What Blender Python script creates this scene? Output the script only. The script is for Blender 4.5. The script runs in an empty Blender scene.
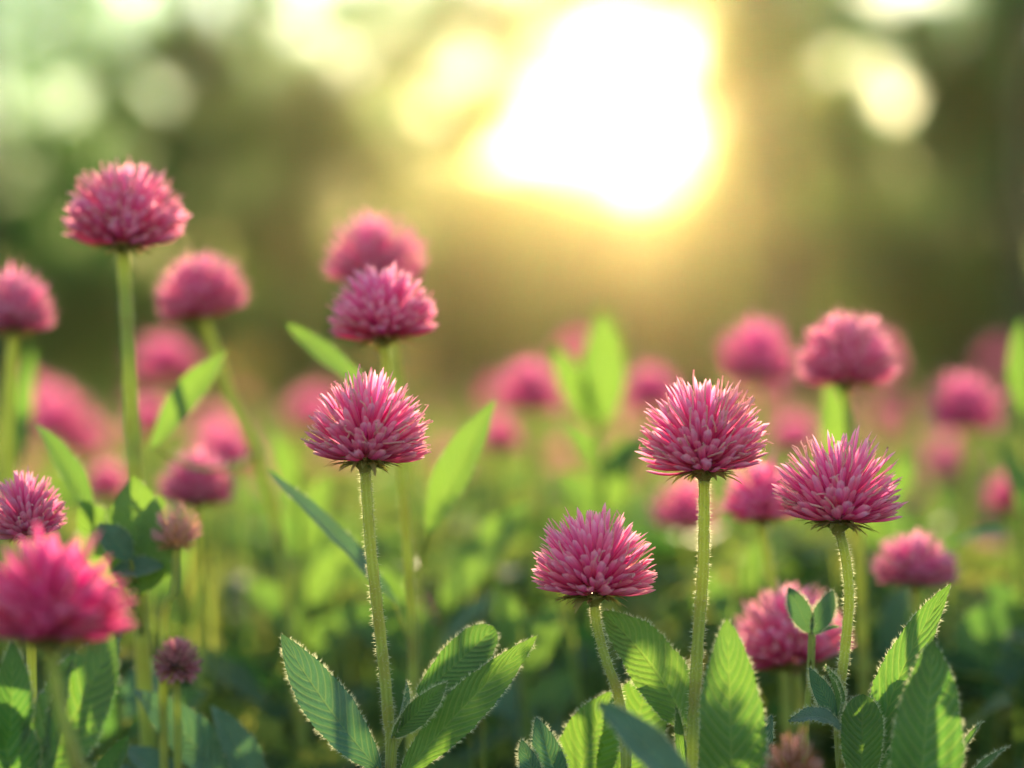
import bpy, math, random
from mathutils import Vector, Matrix
R_ = math.radians
# ------------------------------------------------------------------ camera, sky, sun, exposure
S = bpy.context.scene
COL = S.collection
CAM_Z, FOC, LENS = 0.30, 0.58, 85.0
K = 36.0 / LENS / 1024.0
cd = bpy.data.cameras.new('camera'); cam = bpy.data.objects.new('camera', cd); COL.objects.link(cam)
cam.location = (0, 0, CAM_Z); cam.rotation_euler = (R_(90), 0, 0)
cd.lens = LENS; cd.sensor_width = 36; cd.clip_start = 0.01; cd.clip_end = 2000
cd.dof.use_dof = True; cd.dof.focus_distance = FOC; cd.dof.aperture_fstop = 5.2
S.camera = cam

SUN_EL, SUN_AZ = 6.7, 2.9          # degrees above the horizon; degrees to the right of +Y
W = bpy.data.worlds.new('World'); S.world = W; W.use_nodes = True
nt = W.node_tree; nt.nodes.clear()
wo = nt.nodes.new('ShaderNodeOutputWorld'); bg = nt.nodes.new('ShaderNodeBackground'); sk = nt.nodes.new('ShaderNodeTexSky')
sk.sky_type = 'NISHITA'; sk.sun_disc = False
sk.sun_elevation = R_(SUN_EL); sk.sun_rotation = R_(SUN_AZ)
sk.air_density = 1.35; sk.dust_density = 0.06; sk.ozone_density = 1.8; sk.altitude = 0
bg.inputs['Strength'].default_value = 0.15
nt.links.new(sk.outputs[0], bg.inputs[0]); nt.links.new(bg.outputs[0], wo.inputs[0])

sl = bpy.data.lights.new('sun', 'SUN'); sl.energy = 4.4; sl.angle = R_(0.5); sl.color = (1.0, 0.78, 0.45)
so = bpy.data.objects.new('sun', sl); COL.objects.link(so)
sdir = Vector((math.sin(R_(SUN_AZ)) * math.cos(R_(SUN_EL)), math.cos(R_(SUN_AZ)) * math.cos(R_(SUN_EL)), math.sin(R_(SUN_EL))))
so.rotation_euler = (-sdir).to_track_quat('-Z', 'Y').to_euler(); so.location = (0, 10, 12)

S.view_settings.view_transform = 'Standard'; S.view_settings.look = 'None'
S.view_settings.exposure = 1.95; S.view_settings.gamma = 1.0; S.view_settings.use_curve_mapping = False
S.render.engine = 'CYCLES'
S.cycles.max_bounces = 8; S.cycles.diffuse_bounces = 5; S.cycles.glossy_bounces = 2
S.cycles.transmission_bounces = 4; S.cycles.volume_bounces = 0; S.cycles.transparent_max_bounces = 6
S.cycles.use_denoising = True; S.cycles.sample_clamp_indirect = 6

HAZE_DENSITY, HAZE_G = 0.00034, 0.92

# ------------------------------------------------------------------ materials
def new_mat(name):
    m = bpy.data.materials.new(name); m.use_nodes = True
    m.node_tree.nodes.clear()
    return m, m.node_tree.nodes, m.node_tree.links

def mth(N, L, op, a, b=None, clamp=False):
    n = N.new('ShaderNodeMath'); n.operation = op; n.use_clamp = clamp
    for i, v in enumerate((a, b)):
        if v is None: continue
        if isinstance(v, (int, float)): n.inputs[i].default_value = v
        else: L.new(v, n.inputs[i])
    return n.outputs[0]

def mixc(N, L, f, a, b, typ='MIX'):
    n = N.new('ShaderNodeMix'); n.data_type = 'RGBA'; n.blend_type = typ
    for i, v in ((0, f), (6, a), (7, b)):
        if isinstance(v, (int, float)): n.inputs[i].default_value = v
        elif isinstance(v, tuple): n.inputs[i].default_value = (*v, 1)
        else: L.new(v, n.inputs[i])
    return n.outputs[2]

def sheet(N, L, col, tcol, tf, rough=0.5, spec=0.5, bump=None, bstr=0.3, bdist=0.0003, sheen=0):
    p = N.new('ShaderNodeBsdfPrincipled'); t = N.new('ShaderNodeBsdfTranslucent')
    mx = N.new('ShaderNodeMixShader'); o = N.new('ShaderNodeOutputMaterial')
    for s, v in ((p.inputs['Base Color'], col), (t.inputs['Color'], tcol)):
        if isinstance(v, tuple): s.default_value = (*v, 1)
        else: L.new(v, s)
    if isinstance(rough, (int, float)): p.inputs['Roughness'].default_value = rough
    else: L.new(rough, p.inputs['Roughness'])
    p.inputs['Specular IOR Level'].default_value = spec
    if sheen: p.inputs['Sheen Weight'].default_value = sheen; p.inputs['Sheen Roughness'].default_value = 0.4
    if bump is not None:
        b = N.new('ShaderNodeBump'); b.inputs['Strength'].default_value = bstr; b.inputs['Distance'].default_value = bdist
        L.new(bump, b.inputs['Height']); L.new(b.outputs[0], p.inputs['Normal']); L.new(b.outputs[0], t.inputs['Normal'])
    if isinstance(tf, (int, float)): mx.inputs[0].default_value = tf
    else: L.new(tf, mx.inputs[0])
    L.new(p.outputs[0], mx.inputs[1]); L.new(t.outputs[0], mx.inputs[2]); L.new(mx.outputs[0], o.inputs[0])

def uvxy(N, L):
    u = N.new('ShaderNodeUVMap'); u.uv_map = 'uv'; s = N.new('ShaderNodeSeparateXYZ'); L.new(u.outputs[0], s.inputs[0])
    return s.outputs[0], s.outputs[1]

def attr(N, name):
    a = N.new('ShaderNodeAttribute'); a.attribute_name = name
    return a.outputs['Fac']

def noise(N, L, scale, detail=3, vec=None):
    n = N.new('ShaderNodeTexNoise'); n.inputs['Scale'].default_value = scale; n.inputs['Detail'].default_value = detail
    if vec is None:
        tc = N.new('ShaderNodeTexCoord'); vec = tc.outputs['Object']
    L.new(vec, n.inputs['Vector'])
    return n.outputs[0]

def ramp(N, L, f, stops):
    r = N.new('ShaderNodeValToRGB'); e = r.color_ramp.elements
    while len(e) < len(stops): e.new(0.5)
    for q, (pos, c) in zip(e, stops): q.position = pos; q.color = (*c, 1)
    L.new(f, r.inputs[0]); return r.outputs[0]

def petal_material(name, stops, tip, spread=0.5, tf=0.5):
    m, N, L = new_mat(name)
    x, y = uvxy(N, L); t = attr(N, 'tint')
    c = ramp(N, L, y, stops)
    edge = mth(N, L, 'ABSOLUTE', mth(N, L, 'SUBTRACT', x, 0.5))
    edge = mth(N, L, 'POWER', mth(N, L, 'MULTIPLY', edge, 2.0), 3.0)
    c = mixc(N, L, mth(N, L, 'MULTIPLY', edge, 0.25), c, tip)
    c = mixc(N, L, mth(N, L, 'MULTIPLY', t, spread), c, tip)
    # fine streaks running along the petal
    cv = N.new('ShaderNodeCombineXYZ'); L.new(mth(N, L, 'MULTIPLY', x, 9.0), cv.inputs[0]); L.new(mth(N, L, 'MULTIPLY', y, 1.5), cv.inputs[1]); L.new(mth(N, L, 'MULTIPLY', t, 40.0), cv.inputs[2])
    st = noise(N, L, 1.0, 2, cv.outputs[0])
    c = mixc(N, L, 0.35, c, ramp(N, L, st, [(0.3, (0.6, 0.5, 0.55)), (0.7, (1.0, 1.0, 1.0))]), 'MULTIPLY')
    hs = N.new('ShaderNodeHueSaturation'); hs.inputs['Saturation'].default_value = 1.12; hs.inputs['Value'].default_value = 1.0
    L.new(c, hs.inputs['Color'])
    sheet(N, L, c, hs.outputs[0], tf, 0.55, 0.12, bump=st, bstr=0.25, bdist=0.0002, sheen=0.08)
    return m

M = {}
M['petal'] = petal_material('clover_petal', [(0.0, (0.80, 0.55, 0.50)), (0.22, (0.88, 0.08, 0.34)), (0.62, (0.95, 0.155, 0.46)), (0.84, (0.96, 0.30, 0.56)), (1.0, (0.98, 0.60, 0.72))], (0.97, 0.55, 0.68), spread=.42, tf=0.62)
M['petal_deep'] = petal_material('deep_magenta_petal', [(0.0, (0.50, 0.20, 0.25)), (0.3, (0.78, 0.10, 0.34)), (0.7, (0.86, 0.19, 0.46)), (1.0, (0.84, 0.42, 0.60))], (0.88, 0.55, 0.68))
M['petal_dry'] = petal_material('dry_bud_petal', [(0.0, (0.12, 0.14, 0.04)), (0.4, (0.55, 0.26, 0.16)), (1.0, (0.80, 0.46, 0.34))], (0.88, 0.62, 0.42))
M['petal_bud'] = petal_material('closed_bud_petal', [(0.0, (0.10, 0.12, 0.05)), (0.5, (0.42, 0.12, 0.20)), (1.0, (0.66, 0.28, 0.38))], (0.55, 0.38, 0.36), tf=0.3)
M['petal_rose'] = petal_material('deep_rose_petal', [(0.0, (0.40, 0.10, 0.12)), (0.3, (0.74, 0.06, 0.26)), (0.7, (0.84, 0.09, 0.35)), (1.0, (0.90, 0.28, 0.50))], (0.90, 0.38, 0.55), spread=.25)
M['petal_brown'] = petal_material('withered_petal', [(0.0, (0.10, 0.10, 0.04)), (0.5, (0.26, 0.10, 0.07)), (1.0, (0.45, 0.20, 0.14))], (0.50, 0.28, 0.18), tf=0.35)
m, N, L = new_mat('pale_filament'); sheet(N, L, (0.85, 0.55, 0.58), (0.92, 0.58, 0.60), 0.5, 0.7, 0.1); M['filament'] = m
m, N, L = new_mat('plant_hair'); sheet(N, L, (0.62, 0.64, 0.48), (0.72, 0.74, 0.52), 0.55, 0.4); M['hair'] = m
m, N, L = new_mat('calyx_green')
c = mixc(N, L, attr(N, 'tint'), (0.22, 0.26, 0.08), (0.34, 0.24, 0.10)); sheet(N, L, c, (0.30, 0.30, 0.06), 0.3, 0.5); M['calyx'] = m

m, N, L = new_mat('stem_green')
x, y = uvxy(N, L)
rid = mth(N, L, 'ADD', mth(N, L, 'MULTIPLY', mth(N, L, 'SINE', mth(N, L, 'MULTIPLY', x, 2 * math.pi * 7)), 0.5), 0.5)
ns = noise(N, L, 160.0, 4)
c = mixc(N, L, rid, (0.27, 0.34, 0.09), (0.42, 0.50, 0.15))
c = mixc(N, L, ramp(N, L, ns, [(0.45, (0, 0, 0)), (0.75, (1, 1, 1))]), c, (0.26, 0.20, 0.08))
sheet(N, L, c, (0.50, 0.58, 0.12), 0.5, 0.5, 0.4, bump=mth(N, L, 'ADD', rid, ns), bstr=0.5, bdist=0.0003, sheen=0.3); M['stem'] = m

def leaf_material(name, c0, c1, t0, t1, veins=12.0, tf=0.45, rough=0.5, vein_amt=0.24, spec=0.5):
    m, N, L = new_mat(name)
    x, y = uvxy(N, L); t = attr(N, 'tint')
    au = mth(N, L, 'MULTIPLY', mth(N, L, 'ABSOLUTE', mth(N, L, 'SUBTRACT', x, 0.5)), 2.0)
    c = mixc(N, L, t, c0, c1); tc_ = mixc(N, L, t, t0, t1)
    h = None
    if veins:
        nz = noise(N, L, 28.0, 3)
        ph = mth(N, L, 'MULTIPLY', mth(N, L, 'SUBTRACT', y, mth(N, L, 'MULTIPLY', mth(N, L, 'POWER', au, 1.2), 0.20)), mth(N, L, 'ADD', mth(N, L, 'MULTIPLY', t, veins * .35), veins * .8))
        ph = mth(N, L, 'ADD', ph, mth(N, L, 'MULTIPLY', nz, 2.4))
        tri = mth(N, L, 'ABSOLUTE', mth(N, L, 'SUBTRACT', mth(N, L, 'FRACT', ph), 0.5))          # 0 at the vein, .5 between
        side = mth(N, L, 'SUBTRACT', 1.0, mth(N, L, 'MULTIPLY', tri, 5.0), True)
        # finer branching net
        cv = N.new('ShaderNodeCombineXYZ'); L.new(mth(N, L, 'MULTIPLY', x, 13.0), cv.inputs[0]); L.new(mth(N, L, 'MULTIPLY', ph, 2.6), cv.inputs[1]); L.new(t, cv.inputs[2])
        vo = N.new('ShaderNodeTexVoronoi'); vo.feature = 'DISTANCE_TO_EDGE'; vo.inputs['Scale'].default_value = 1.0; L.new(cv.outputs[0], vo.inputs['Vector'])
        net = mth(N, L, 'SUBTRACT', 1.0, mth(N, L, 'MULTIPLY', vo.outputs['Distance'], 9.0), True)
        mid = mth(N, L, 'SUBTRACT', 1.0, mth(N, L, 'MULTIPLY', au, 14.0), True)
        v = mth(N, L, 'MAXIMUM', mth(N, L, 'MAXIMUM', side, mid), mth(N, L, 'MULTIPLY', net, 0.35))
        blot = ramp(N, L, noise(N, L, 120.0, 4), [(0.35, (0.62, 0.62, 0.62)), (0.7, (1.15, 1.15, 1.15))])
        c = mixc(N, L, 0.8, c, blot, 'MULTIPLY')
        c = mixc(N, L, mth(N, L, 'MULTIPLY', v, vein_amt), c, (0.20, 0.28, 0.12))
        tc_ = mixc(N, L, mth(N, L, 'MULTIPLY', v, vein_amt), tc_, (0.55, 0.62, 0.12))
        h = mth(N, L, 'SUBTRACT', mth(N, L, 'MULTIPLY', tri, 1.6), mth(N, L, 'MULTIPLY', mid, 0.6))
        h = mth(N, L, 'SUBTRACT', h, mth(N, L, 'MULTIPLY', net, 0.18))
    sheet(N, L, c, tc_, tf, rough, spec, bump=h, bstr=0.6, bdist=0.0006, sheen=0.25)
    return m
M['leaf'] = leaf_material('toothed_leaf', (0.05, 0.13, 0.05), (0.085, 0.17, 0.055), (0.07, 0.24, 0.03), (0.20, 0.38, 0.04), 15.0)
M['leaf_skylit'] = leaf_material('sky_tinted_leaf', (0.055, 0.14, 0.10), (0.08, 0.18, 0.125), (0.08, 0.24, 0.08), (0.12, 0.30, 0.07), 15.0, 0.25, 0.42)  # the leaf again, with the sky's blue reflection put into its colour
M['mass'] = leaf_material('undergrowth_leaf', (0.05, 0.115, 0.045), (0.10, 0.16, 0.04), (0.08, 0.22, 0.03), (0.46, 0.44, 0.08), 0, 0.5, 0.65, spec=0.15)
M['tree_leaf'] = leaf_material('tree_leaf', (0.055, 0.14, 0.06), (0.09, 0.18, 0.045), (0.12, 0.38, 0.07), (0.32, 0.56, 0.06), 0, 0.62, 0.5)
m, N, L = new_mat('bark')
nz = noise(N, L, 9.0, 6)
c = ramp(N, L, nz, [(0.3, (0.03, 0.028, 0.02)), (0.7, (0.10, 0.09, 0.065))]); sheet(N, L, c, (0.01, 0.01, 0.01), 0.0, 0.85, 0.2, bump=nz, bstr=0.8, bdist=0.03); M['bark'] = m
m, N, L = new_mat('meadow_soil')
nz = noise(N, L, 2.5, 6)
c = ramp(N, L, nz, [(0.35, (0.04, 0.06, 0.02)), (0.6, (0.05, 0.085, 0.022)), (0.75, (0.07, 0.08, 0.035))]); sheet(N, L, c, (0.01, 0.01, 0.01), 0.0, 0.9, 0.2, bump=nz, bstr=0.6, bdist=0.02); M['soil'] = m

# ------------------------------------------------------------------ mesh builder
class MB:
    def __init__(s): s.v = []; s.f = []; s.uv = []; s.t = []; s.mi = []
    def grid(s, rows, uvs, tint=0.5, mi=0, close=False):
        n = len(rows[0]); b = len(s.v)
        for r in rows: s.v.extend(r)
        for i in range(len(rows) - 1):
            for j in range(n if close else n - 1):
                j2 = (j + 1) % n
                s.f.append((b + i*n + j, b + i*n + j2, b + (i+1)*n + j2, b + (i+1)*n + j))
                u = uvs[i]; w = uvs[i+1]
                s.uv.append((u[j], u[j+1] if close else u[j2], w[j+1] if close else w[j2], w[j]))
                s.t.append(tint); s.mi.append(mi)
    def face(s, pts, tint=0.5, mi=0):
        b = len(s.v); s.v.extend(pts); s.f.append(tuple(range(b, b + len(pts))))
        s.uv.append(tuple((0.5, 0.5) for _ in pts)); s.t.append(tint); s.mi.append(mi)
    def tube(s, pts, rad, nseg=10, tint=0.5, mi=0, cap=True):
        rows = []; uvs = []; L = 0
        ref = Vector((1, 0, 0))
        for i, p in enumerate(pts):
            t = (pts[min(i+1, len(pts)-1)] - pts[max(i-1, 0)]).normalized()
            a = (ref - t * ref.dot(t)).normalized() if abs(t.dot(ref)) < 0.98 else t.orthogonal().normalized()
            ref = a; c = t.cross(a)
            r = rad[i] if isinstance(rad, (list, tuple)) else rad
            if i: L += (p - pts[i-1]).length
            rows.append([p + a * (r * math.cos(2*math.pi*k/nseg)) + c * (r * math.sin(2*math.pi*k/nseg)) for k in range(nseg)])
            uvs.append([(k / nseg, L * 20) for k in range(nseg + 1)])
        s.grid(rows, uvs, tint, mi, True)
        if cap: s.face(rows[-1], tint, mi)
    def mesh(s, name, mats):
        me = bpy.data.meshes.new(name)
        me.from_pydata([tuple(p) for p in s.v], [], s.f)
        ul = me.uv_layers.new(name='uv'); flat = []
        for q in s.uv:
            for c in q: flat.extend(c)
        ul.data.foreach_set('uv', flat)
        at = me.attributes.new('tint', 'FLOAT', 'FACE'); at.data.foreach_set('value', s.t)
        me.polygons.foreach_set('material_index', s.mi)
        me.polygons.foreach_set('use_smooth', [True] * len(s.f))
        for mm in mats: me.materials.append(mm)
        me.update()
        return me

def obj(name, me, parent=None, loc=None):
    o = bpy.data.objects.new(name, me); COL.objects.link(o)
    if parent: o.parent = parent
    if loc is not None: o.location = loc
    return o
def thing(name, label, cat, loc=(0, 0, 0), group=None):
    o = bpy.data.objects.new(name, None); COL.objects.link(o); o.location = loc; o.empty_display_size = 0.02
    o['label'] = label; o['category'] = cat
    if group: o['group'] = group
    return o
def tag(o, **kw):
    for k, v in kw.items(): o[k] = v
    return o
def at(px, py, d):            # the point that stands d metres in front of the camera
    return Vector(((px - 512) * K * d, d, CAM_Z - (py - 384) * K * d))
def bez(a, b, c, t): return a * (1-t)**2 + b * (2*t*(1-t)) + c * t*t
def spline(pts, n):           # Catmull-Rom through pts
    out = []; m = len(pts)
    for i in range(m - 1):
        p0, p1, p2, p3 = pts[max(i-1, 0)], pts[i], pts[i+1], pts[min(i+2, m-1)]
        for k in range(n):
            t = k / n
            out.append(0.5 * ((2*p1) + (p2-p0)*t + (2*p0-5*p1+4*p2-p3)*t*t + (3*p1-p0-3*p2+p3)*t**3))
    out.append(pts[-1]); return out
def lerp_tab(tab, x):
    for (a, b), (c, d) in zip(tab, tab[1:]):
        if x <= c: return b + (d - b) * (x - a) / (c - a)
    return tab[-1][1]

# ------------------------------------------------------------------ flower heads (unit size: half width = 1)
P_LOW = [(0, .38), (.3, .55), (.55, .82), (.75, 1.0), (.88, .95), (.95, .74), (.985, .42), (1, .10)]
P_TOP = [(0, .6), (.3, .8), (.6, 1.0), (.84, .95), (.94, .7), (1, .12)]
def add_petal(mb, o, tip, nrm, w, prof, cup, curve, nv, nu, tint, mi=0):
    ax = tip - o; ln = ax.length; t = ax.normalized()
    nrm = (nrm - t * nrm.dot(t)).normalized(); side = t.cross(nrm)
    ctrl = o + ax * 0.55 - nrm * (curve * ln)
    rows = []; uvs = []
    for i in range(nv + 1):
        s = i / nv; s = 1 - (1 - s) ** 1.25 if nv > 4 else s
        p = bez(o, ctrl, tip, s); hw = w * lerp_tab(prof, s)
        r = []; q = []
        for j in range(nu + 1):
            u = -1 + 2 * j / nu
            r.append(p + side * (hw * u) + nrm * (cup * hw * u * u))
            q.append((j / nu, s))
        rows.append(r); uvs.append(q)
    mb.grid(rows, uvs, tint, mi)

def head_mesh(name, seed, N=210, nv=7, nu=4, fil=90, low=0.05, mats=None, pw=0.074, open_=1.0, height=0.43, ragged=0.08, flen=1.0):
    rg = random.Random(seed); mb = MB(); ga = math.pi * (3 - 5 ** .5)
    ph0 = rg.random() * 6.28
    sq = 1 + rg.uniform(-.05, .05); lean = rg.uniform(-.10, .10)
    def dome(el, az, k=1.0):
        s = math.sin(max(el, 0)); rho = (0.93 + height * s ** 1.6) * k
        return Vector((rho * math.cos(el) * math.cos(az) * open_ * sq + lean * max(s, 0), rho * math.cos(el) * math.sin(az) * open_, rho * math.sin(el) + 0.12))
    for i in range(N):
        s = low + (0.995 - low) * ((i + .5) / N) ** .88
        el = math.asin(s) + rg.gauss(0, .045); az = ph0 + i * ga + rg.gauss(0, .07)
        k = 1 + rg.gauss(0, ragged) - (0.05 if rg.random() < .3 else 0)
        tip = dome(el, az, k)
        o = Vector((.13 * math.cos(el) * math.cos(az), .13 * math.cos(el) * math.sin(az), .10 + .38 * max(0, math.sin(el)) ** 1.2))
        tdir = (tip - o).normalized()
        nrm = Vector((0, 0, 1)) - tdir * tdir.z
        if nrm.length < .15: nrm = Vector((-math.cos(az), -math.sin(az), .3))
        nrm = nrm.normalized(); nrm = (nrm + tdir.cross(nrm) * rg.gauss(0, .35)).normalized()
        low_ = s < .62
        w = pw * (1.12 if low_ else .68) * (1 + rg.gauss(0, .13))
        add_petal(mb, o, tip, nrm, w, P_LOW if low_ else P_TOP, rg.uniform(.35, .8), rg.uniform(.09, .22) if low_ else rg.uniform(-.03, .09), nv, nu, rg.random() ** 2.0)
    for i in range(9):        # short blunt outer petals close round the calyx
        el = rg.uniform(.15, .85); az = rg.uniform(0, 6.28); k = rg.uniform(.42, .66)
        tip = dome(el, az, k); o = Vector((.10 * math.cos(az), .10 * math.sin(az), .08))
        tdir = (tip - o).normalized(); nrm = (Vector((0, 0, 1)) - tdir * tdir.z).normalized()
        add_petal(mb, o, tip, nrm, pw * rg.uniform(1.05, 1.35), P_LOW, .35, .04, nv, nu, rg.uniform(.45, .9))
    for i in range(fil):      # thin pale styles that stand out between the petals
        s = rg.uniform(.18, 1.0); el = math.asin(s); az = rg.uniform(0, 6.28)
        a = dome(el, az, .72); b = dome(el + rg.gauss(0, .06), az + rg.gauss(0, .10), rg.uniform(.96, 1.10) * flen)
        c = (a + b) / 2 + Vector([rg.gauss(0, .04) for _ in range(3)])
        pts = [bez(a, c, b, q / 4) for q in range(5)]
        if rg.random() < .5: pts.append(b + Vector([rg.gauss(0, .035) for _ in range(3)]))
        mb.tube(pts, [.018, .017, .016, .015, .015, .008][:len(pts)], 3, .5, 1)
    return mb.mesh(name, mats or [M['petal'], M['filament']])

def calyx_mesh(name, seed, n=40, size=1.0):
    rg = random.Random(seed); mb = MB()
    pts = [Vector((0, 0, z)) for z in (-.12, -.06, 0, .05, .10)]
    mb.tube(pts, [.075, .10, .17, .22, .12], 12, .3)
    for i in range(n):        # ragged sepals, spreading under the petals and curling down
        az = 2*math.pi*i*.618 + rg.gauss(0, .2); ln = rg.uniform(.30, .58) * size; dr = rg.uniform(-.42, .02)
        d = Vector((math.cos(az), math.sin(az), 0)); o = d * .08 + Vector((0, 0, rg.uniform(.0, .07)))
        tip = o + d * ln + Vector((0, 0, dr * ln + .02)); 
        add_petal(mb, o, tip, Vector((0, 0, 1)), rg.uniform(.030, .058), [(0, 1), (.5, .95), (.85, .6), (1, .15)], .4, rg.uniform(-.30, -.05), 5, 2, rg.random())
    return mb.mesh(name, [M['calyx']])

HI = [head_mesh('clover_petals_%d' % i, 11 + i, N=[350, 350, 310, 310][i], pw=[.054, .055, .060, .051][i], ragged=[.05, .05, .05, .09][i], fil=[90, 90, 30, 70][i],
                mats=[M['petal'], M['filament']]) for i in range(4)]
MID = [head_mesh('blurred_petals_%d' % i, 40 + i, N=150, nv=4, nu=2, fil=20, pw=.088) for i in range(3)]
DEEP = [head_mesh('deep_petals_%d' % i, 60 + i, N=230, nv=5, nu=2, fil=40, pw=.068, ragged=.045, mats=[M['petal_deep'], M['filament']]) for i in range(2)]
FULL = [head_mesh('round_petals_%d' % i, 70 + i, N=200, nv=4, nu=2, fil=30, pw=.07, low=-.35, height=.25) for i in range(2)]
LO = [head_mesh('far_petals_%d' % i, 80 + i, N=80, nv=3, nu=1, fil=0, pw=.10) for i in range(2)]
BUD = head_mesh('bud_petals', 90, N=170, nv=5, nu=2, fil=0, low=-.75, height=.12, pw=.085, ragged=.03, mats=[M['petal_bud'], M['filament']])
DRY = head_mesh('dry_bud_petals', 91, N=130, nv=5, nu=2, fil=240, low=-.2, height=.35, pw=.045, ragged=.14, flen=1.28, mats=[M['petal_dry'], M['filament']])
BIG = head_mesh('foreground_petals', 95, N=200, nv=6, nu=3, fil=20, pw=.085, ragged=.07, mats=[M['petal_rose'], M['filament']])
WITHERED = head_mesh('withered_petals', 96, N=130, nv=5, nu=2, fil=50, low=-.2, height=.35, pw=.05, ragged=.14, mats=[M['petal_brown'], M['filament']])
CAL = [calyx_mesh('ragged_calyx_%d' % i, 5 + i) for i in range(3)]
CALS = calyx_mesh('small_calyx', 9, 14, .8)

# ------------------------------------------------------------------ leaves and stems
LANCE = [(0, .05), (.06, .30), (.15, .58), (.3, .86), (.45, 1.0), (.6, .95), (.75, .74), (.88, .42), (.96, .16), (1, .0)]
OVATE = [(0, .06), (.06, .42), (.16, .76), (.3, .97), (.42, 1.0), (.58, .93), (.74, .73), (.87, .45), (.95, .22), (1, .0)]
ROUND = [(0, .05), (.1, .35), (.25, .65), (.45, .9), (.62, 1.0), (.78, .95), (.9, .70), (.97, .38), (1, .0)]
def leaf_geo(mb, a, b, w, nrm, rg, prof=LANCE, bend=.10, side_bend=0., fold=.28, teeth=0, nv=40, nu=10, hairs=0, tint=None, twist=0., pleat=.02, hair_len=.0011):
    ax = b - a; ln = ax.length; t = ax.normalized(); nrm = (nrm - t * nrm.dot(t)).normalized(); sd = t.cross(nrm)
    ctrl = (a + b) / 2 + nrm * (bend * ln) + sd * (side_bend * ln)
    tint = rg.random() if tint is None else tint
    rows = []; uvs = []; ph = [rg.uniform(0, 6.28) for _ in range(4)]
    prev = None
    for i in range(nv + 1):
        s = i / nv
        p = bez(a, ctrl, b, s); tg = (bez(a, ctrl, b, min(1, s + .02)) - bez(a, ctrl, b, max(0, s - .02))).normalized()
        n = (nrm - tg * nrm.dot(tg)).normalized()
        if twist: n = Matrix.Rotation(twist * (s - .4), 3, tg) @ n
        side = tg.cross(n); hw = w * lerp_tab(prof, s)
        r = []; q = []
        for j in range(nu + 1):
            u = -1 + 2 * j / nu; au = abs(u)
            e = hw * u
            if teeth and au > .99: e *= 1 + (.085 * ((s * teeth + (u > 0) * .4) % 1.0) - .02) + .02 * math.sin(s * 17 + ph[2] + u)
            z = fold * hw * au ** 1.15 * (1 + .25 * math.sin(5 * s + ph[0]))
            z += w * .07 * math.sin(7 * s + ph[1] + 1.3 * u) * au + w * .05 * math.sin(19 * s + ph[3] * (1 if u > 0 else 2)) * au ** 2
            z += pleat * w * math.cos(2 * math.pi * 15 * (s - .20 * au ** 1.2)) * min(1, au * 2)
            r.append(p + side * e + n * z); q.append((j / nu, s))
        rows.append(r); uvs.append(q)
    mb.grid(rows, uvs, tint, 0)
    if hairs:
        for sgn in (0, -1):
            for k in range(hairs):
                f = rg.random() * (nv - 1); i = int(f); fr = f - i
                if math.sin(f * .55 + ph[1] * 3 + sgn) + math.sin(f * 1.9 + ph[2]) < rg.uniform(-1.6, .6): continue
                e = rows[i][sgn].lerp(rows[i+1][sgn], fr); inn = rows[i][1 if sgn == 0 else -2]
                out = (e - inn).normalized(); tg = (rows[i+1][sgn] - rows[i][sgn]).normalized()
                hl = hair_len * rg.uniform(.5, 1.3)
                tipp = e + (out + tg * rg.uniform(0, .9) + Vector([rg.gauss(0, .35) for _ in range(3)])).normalized() * hl
                mb.face([e - tg * .00006, e + tg * .00006, tipp], .5, 1)
                mb.face([e - out * .00006 + Vector((0, .00007, 0)), e - Vector((0, .00007, 0)), tipp], .5, 1)

def stem_geo(mb, pts, r0, r1, rg, hairs=0, nseg=12, hair_len=.0011):
    n = len(pts); rad = [r0 + (r1 - r0) * (i / (n - 1)) for i in range(n)]
    rad = [r * (1 + .05 * math.sin(i * 1.7)) for i, r in enumerate(rad)]
    mb.tube(pts, rad, nseg, rg.random(), 0)
    for k in range(hairs):
        f = rg.random() * (n - 1.01); i = int(f); p = pts[i].lerp(pts[i+1], f - i); t = (pts[i+1] - pts[i]).normalized()
        a = rg.uniform(0, 6.28); o = t.orthogonal().normalized(); o = (Matrix.Rotation(a, 3, t) @ o)
        b = p + o * rad[i] * .96; hl = hair_len * rg.uniform(.45, 1.25)
        tip = b + (o + t * rg.uniform(-.5, .45) + Vector([rg.gauss(0, .2) for _ in range(3)])).normalized() * hl
        c = t.cross(o)
        mb.face([b - c * .00006, b + c * .00006, tip], .5, 1); mb.face([b - t * .00006, b + t * .00006, tip], .5, 1)

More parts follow.
